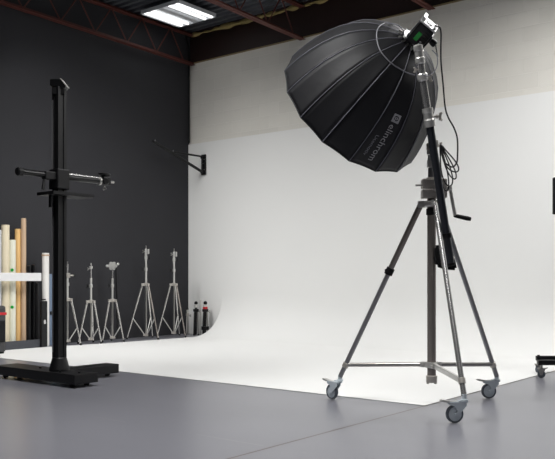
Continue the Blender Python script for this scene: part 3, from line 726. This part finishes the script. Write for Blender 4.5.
roll(1.5, 9.3, 225, -9.88, M['cream'], 'cream paper roll, thickest of the rolls in the rack')
roll(9.2, 15.6, 240, -9.86, M['ivory'], 'pale ivory roll with green stickers, shortest of the light rolls', green=[270, 307])
roll(14.9, 20.6, 229, -9.93, M['tan'], 'orange-tan paper roll between the ivory and beige rolls')
roll(21.1, 26.1, 218.5, -9.88, M['beige'], 'beige brown roll, tallest in the rack')
roll(26.7, 31, 266, -9.84, M['black'], 'black roll next to the beige roll', name='fabric_roll', cat='roll')
roll(31.2, 35, 265, -9.93, M['black_gloss'], 'slim shiny black roll between two wider matte black rolls', name='fabric_roll', cat='roll')
roll(35.2, 38.6, 283, -9.80, M['black'], 'black roll beside the flat black case', name='fabric_roll', cat='roll')
# white tube, flat case, blue-grey board
pa, da = on_x(45.6, -9.80)
t = thing('white_tube', 'tall white tube standing right of the rack behind the flat black case', 'tube', pa)
MB().lathe(pa + UP*.0, UP, [(0, .04), (0, .053), (h_at(253, da), .05), (h_at(253, da), .04), (h_at(253, da)-.08, .04)], 24).build('tube_body', M['white_tube'], t)
MB().lathe(pa + UP*(h_at(256, da)), UP, [(0, .052), (.0, .056), (.02, .056), (.02, .052)], 24).build('tube_cap', M['beige'], t)
pa, da = on_x(43.6, -9.66)
t = thing('flat_case', 'narrow flat black case standing in front of the white tube', 'case', pa)
MB().box(pa + UP*.34, (.05, .10, .66), (RGT*.0+Vector((1,0,0)), Vector((0,1,0)), UP), .012).build('shell', M['black'], t)
MB().box(pa + UP*.37 + Vector((.028, 0, 0)), (.008, .035, .06), None, .003).build('latch', M['chrome'], t)
MB().box(pa + UP*.69, (.03, .06, .02), None, .005).build('carry_handle', M['black_matte'], t)
pa, da = on_x(51.6, -9.93)
t = thing('blue_grey_board', 'tall blue-grey board standing by the wall behind the black mast', 'board', pa)
MB().box(pa + UP*(h_at(274, da)/2), (.03, .16, h_at(274, da)), None, .002).build('panel', M['blue_board'], t)
MB().box(pa + UP*h_at(313, da) + Vector((.012, 0, 0)), (.04, .08, .05), None, .004).build('clip', M['black'], t)
# dark wheeled case at the picture edge
pa, da = on_x(-8.5, -9.38)
t = thing('equipment_case', 'dark grey equipment bag with red stripe at the left picture edge', 'case', (pa.x, pa.y, 0))
MB().box(pa + UP*.33, (.28, .26, .61), None, .035).build('shell', M['case'], t)
MB().box(pa + UP*.53, (.288, .268, .035), None, .004).build('red_stripe', M['red'], t)
MB().path([pa + Vector((.05, -.08, .62)), pa + Vector((.05, -.08, .66)), pa + Vector((.05, .08, .66)), pa + Vector((.05, .08, .62))], .011, 8).build('carry_handle', M['black'], t)
MB().box(pa + UP*.3 + Vector((.145, .02, 0)), (.02, .17, .28), None, .009).build('front_pocket', M['black_matte'], t)
for q in (-1, 1): MB().tube(pa + Vector((.08, q*.10-.02, .026)), pa + Vector((.08, q*.10+.02, .026)), .026, n=18).build('wheel', M['black_matte'], t)

# ------------------------------------------------------------------ rolling monitor stand, right edge
g0 = at(541.5, 378, FPX/100.0)            # ground contact of the visible caster
g0.z = 0; DM = g0.dot(FWD)
pc = g0 + RGT*.36 + FWD*.14; pc.z = 0
ms = thing('rolling_monitor_stand', 'black rolling monitor stand cut off by the right picture edge', 'monitor stand', pc)
MB().box(g0 + RGT*.21 + UP*.155 , (.50, .055, .05), (RGT, FWD, UP), .004).build('base_bar', M['black'], ms)
MB().box(g0 + RGT*.36 + FWD*.14 + UP*.155, (.055, .62, .05), (RGT, FWD, UP), .004).build('base_bar', M['black'], ms)
def small_caster(cpt, ang):
    d = Matrix.Rotation(ang, 3, 'Z') @ RGT; s_ = Vector((-d.y, d.x, 0)); R = .038; c = Vector((cpt.x, cpt.y, R+.001))
    m = MB()
    for q in (-1, 1): m.prism([(-.01, -.01), (.01, -.01), (.035, R+.012), (-.03, R+.012)], c + s_*q*.017, d, UP, s_, .004)
    m.box(c + UP*(R+.016), (.075, .045, .012), (d, s_, UP), .003).tube(c + UP*(R+.02), c + UP*.095, .012, n=12)
    fk = m.build('caster', M['steel'], ms)
    MB().lathe(c - s_*.013, s_, [(0, .01), (0, R*.9), (.004, R), (.022, R), (.026, R*.9), (.026, .01)], 28).build('wheel', M['tyre'], fk)
    MB().prism([(.02, 0), (.06, .012), (.062, .02), (.02, .012)], c + UP*(R+.012), d, UP, s_, .03).build('brake_lever', M['dull_alu'], fk)
small_caster(g0, -.5); small_caster(g0 + RGT*.11 + FWD*.42, .4); small_caster(g0 + RGT*.42, .2); small_caster(g0 + RGT*.36 - FWD*.14, .9)
MB().tube(g0 + RGT*.11 + FWD*.42 + UP*.12, g0 + RGT*.11 + FWD*.42 + UP*.19, .014, n=12).box(g0 + RGT*.235 + FWD*.42 + UP*.155, (.30, .05, .05), (RGT, FWD, UP), .004).build('base_bar', M['black'], ms)
MB().tube(pc + UP*.17, pc + UP*1.85, .024, n=20).build('pole', M['black'], ms)
mc = pc + UP*1.825 - FWD*.10 + RGT*.08
MB().box(mc, (.62, .05, .37), (RGT, FWD, UP), .008).build('monitor_shell', M['black_matte'], ms)
MB().box(mc - FWD*.0255, (.585, .004, .335), (RGT, FWD, UP), .001).build('screen', M['black_gloss'], ms)
MB().box(mc + FWD*.055, (.12, .08, .12), (RGT, FWD, UP), .006).build('mount_bracket', M['black'], ms)

# ------------------------------------------------------------------ world, camera, view
w = bpy.data.worlds.new('world'); bpy.context.scene.world = w; w.use_nodes = True
w.node_tree.nodes['Background'].inputs[0].default_value = (.8, .85, .9, 1); w.node_tree.nodes['Background'].inputs[1].default_value = .1
cam = bpy.data.cameras.new('camera'); co = bpy.data.objects.new('camera', cam); COL.objects.link(co)
co.location = (0, 0, CAM_H); co.rotation_euler = (PI/2, 0, YAW)
cam.sensor_width = 36; cam.lens = FPX/555*36; cam.shift_y = (HORIZON-229.5)/555; cam.clip_end = 100
sc = bpy.context.scene; sc.camera = co
sc.view_settings.view_transform = 'Standard'; sc.view_settings.look = 'None'; sc.view_settings.gamma = 1; sc.view_settings.use_curve_mapping = False
sc.view_settings.exposure = 0.0
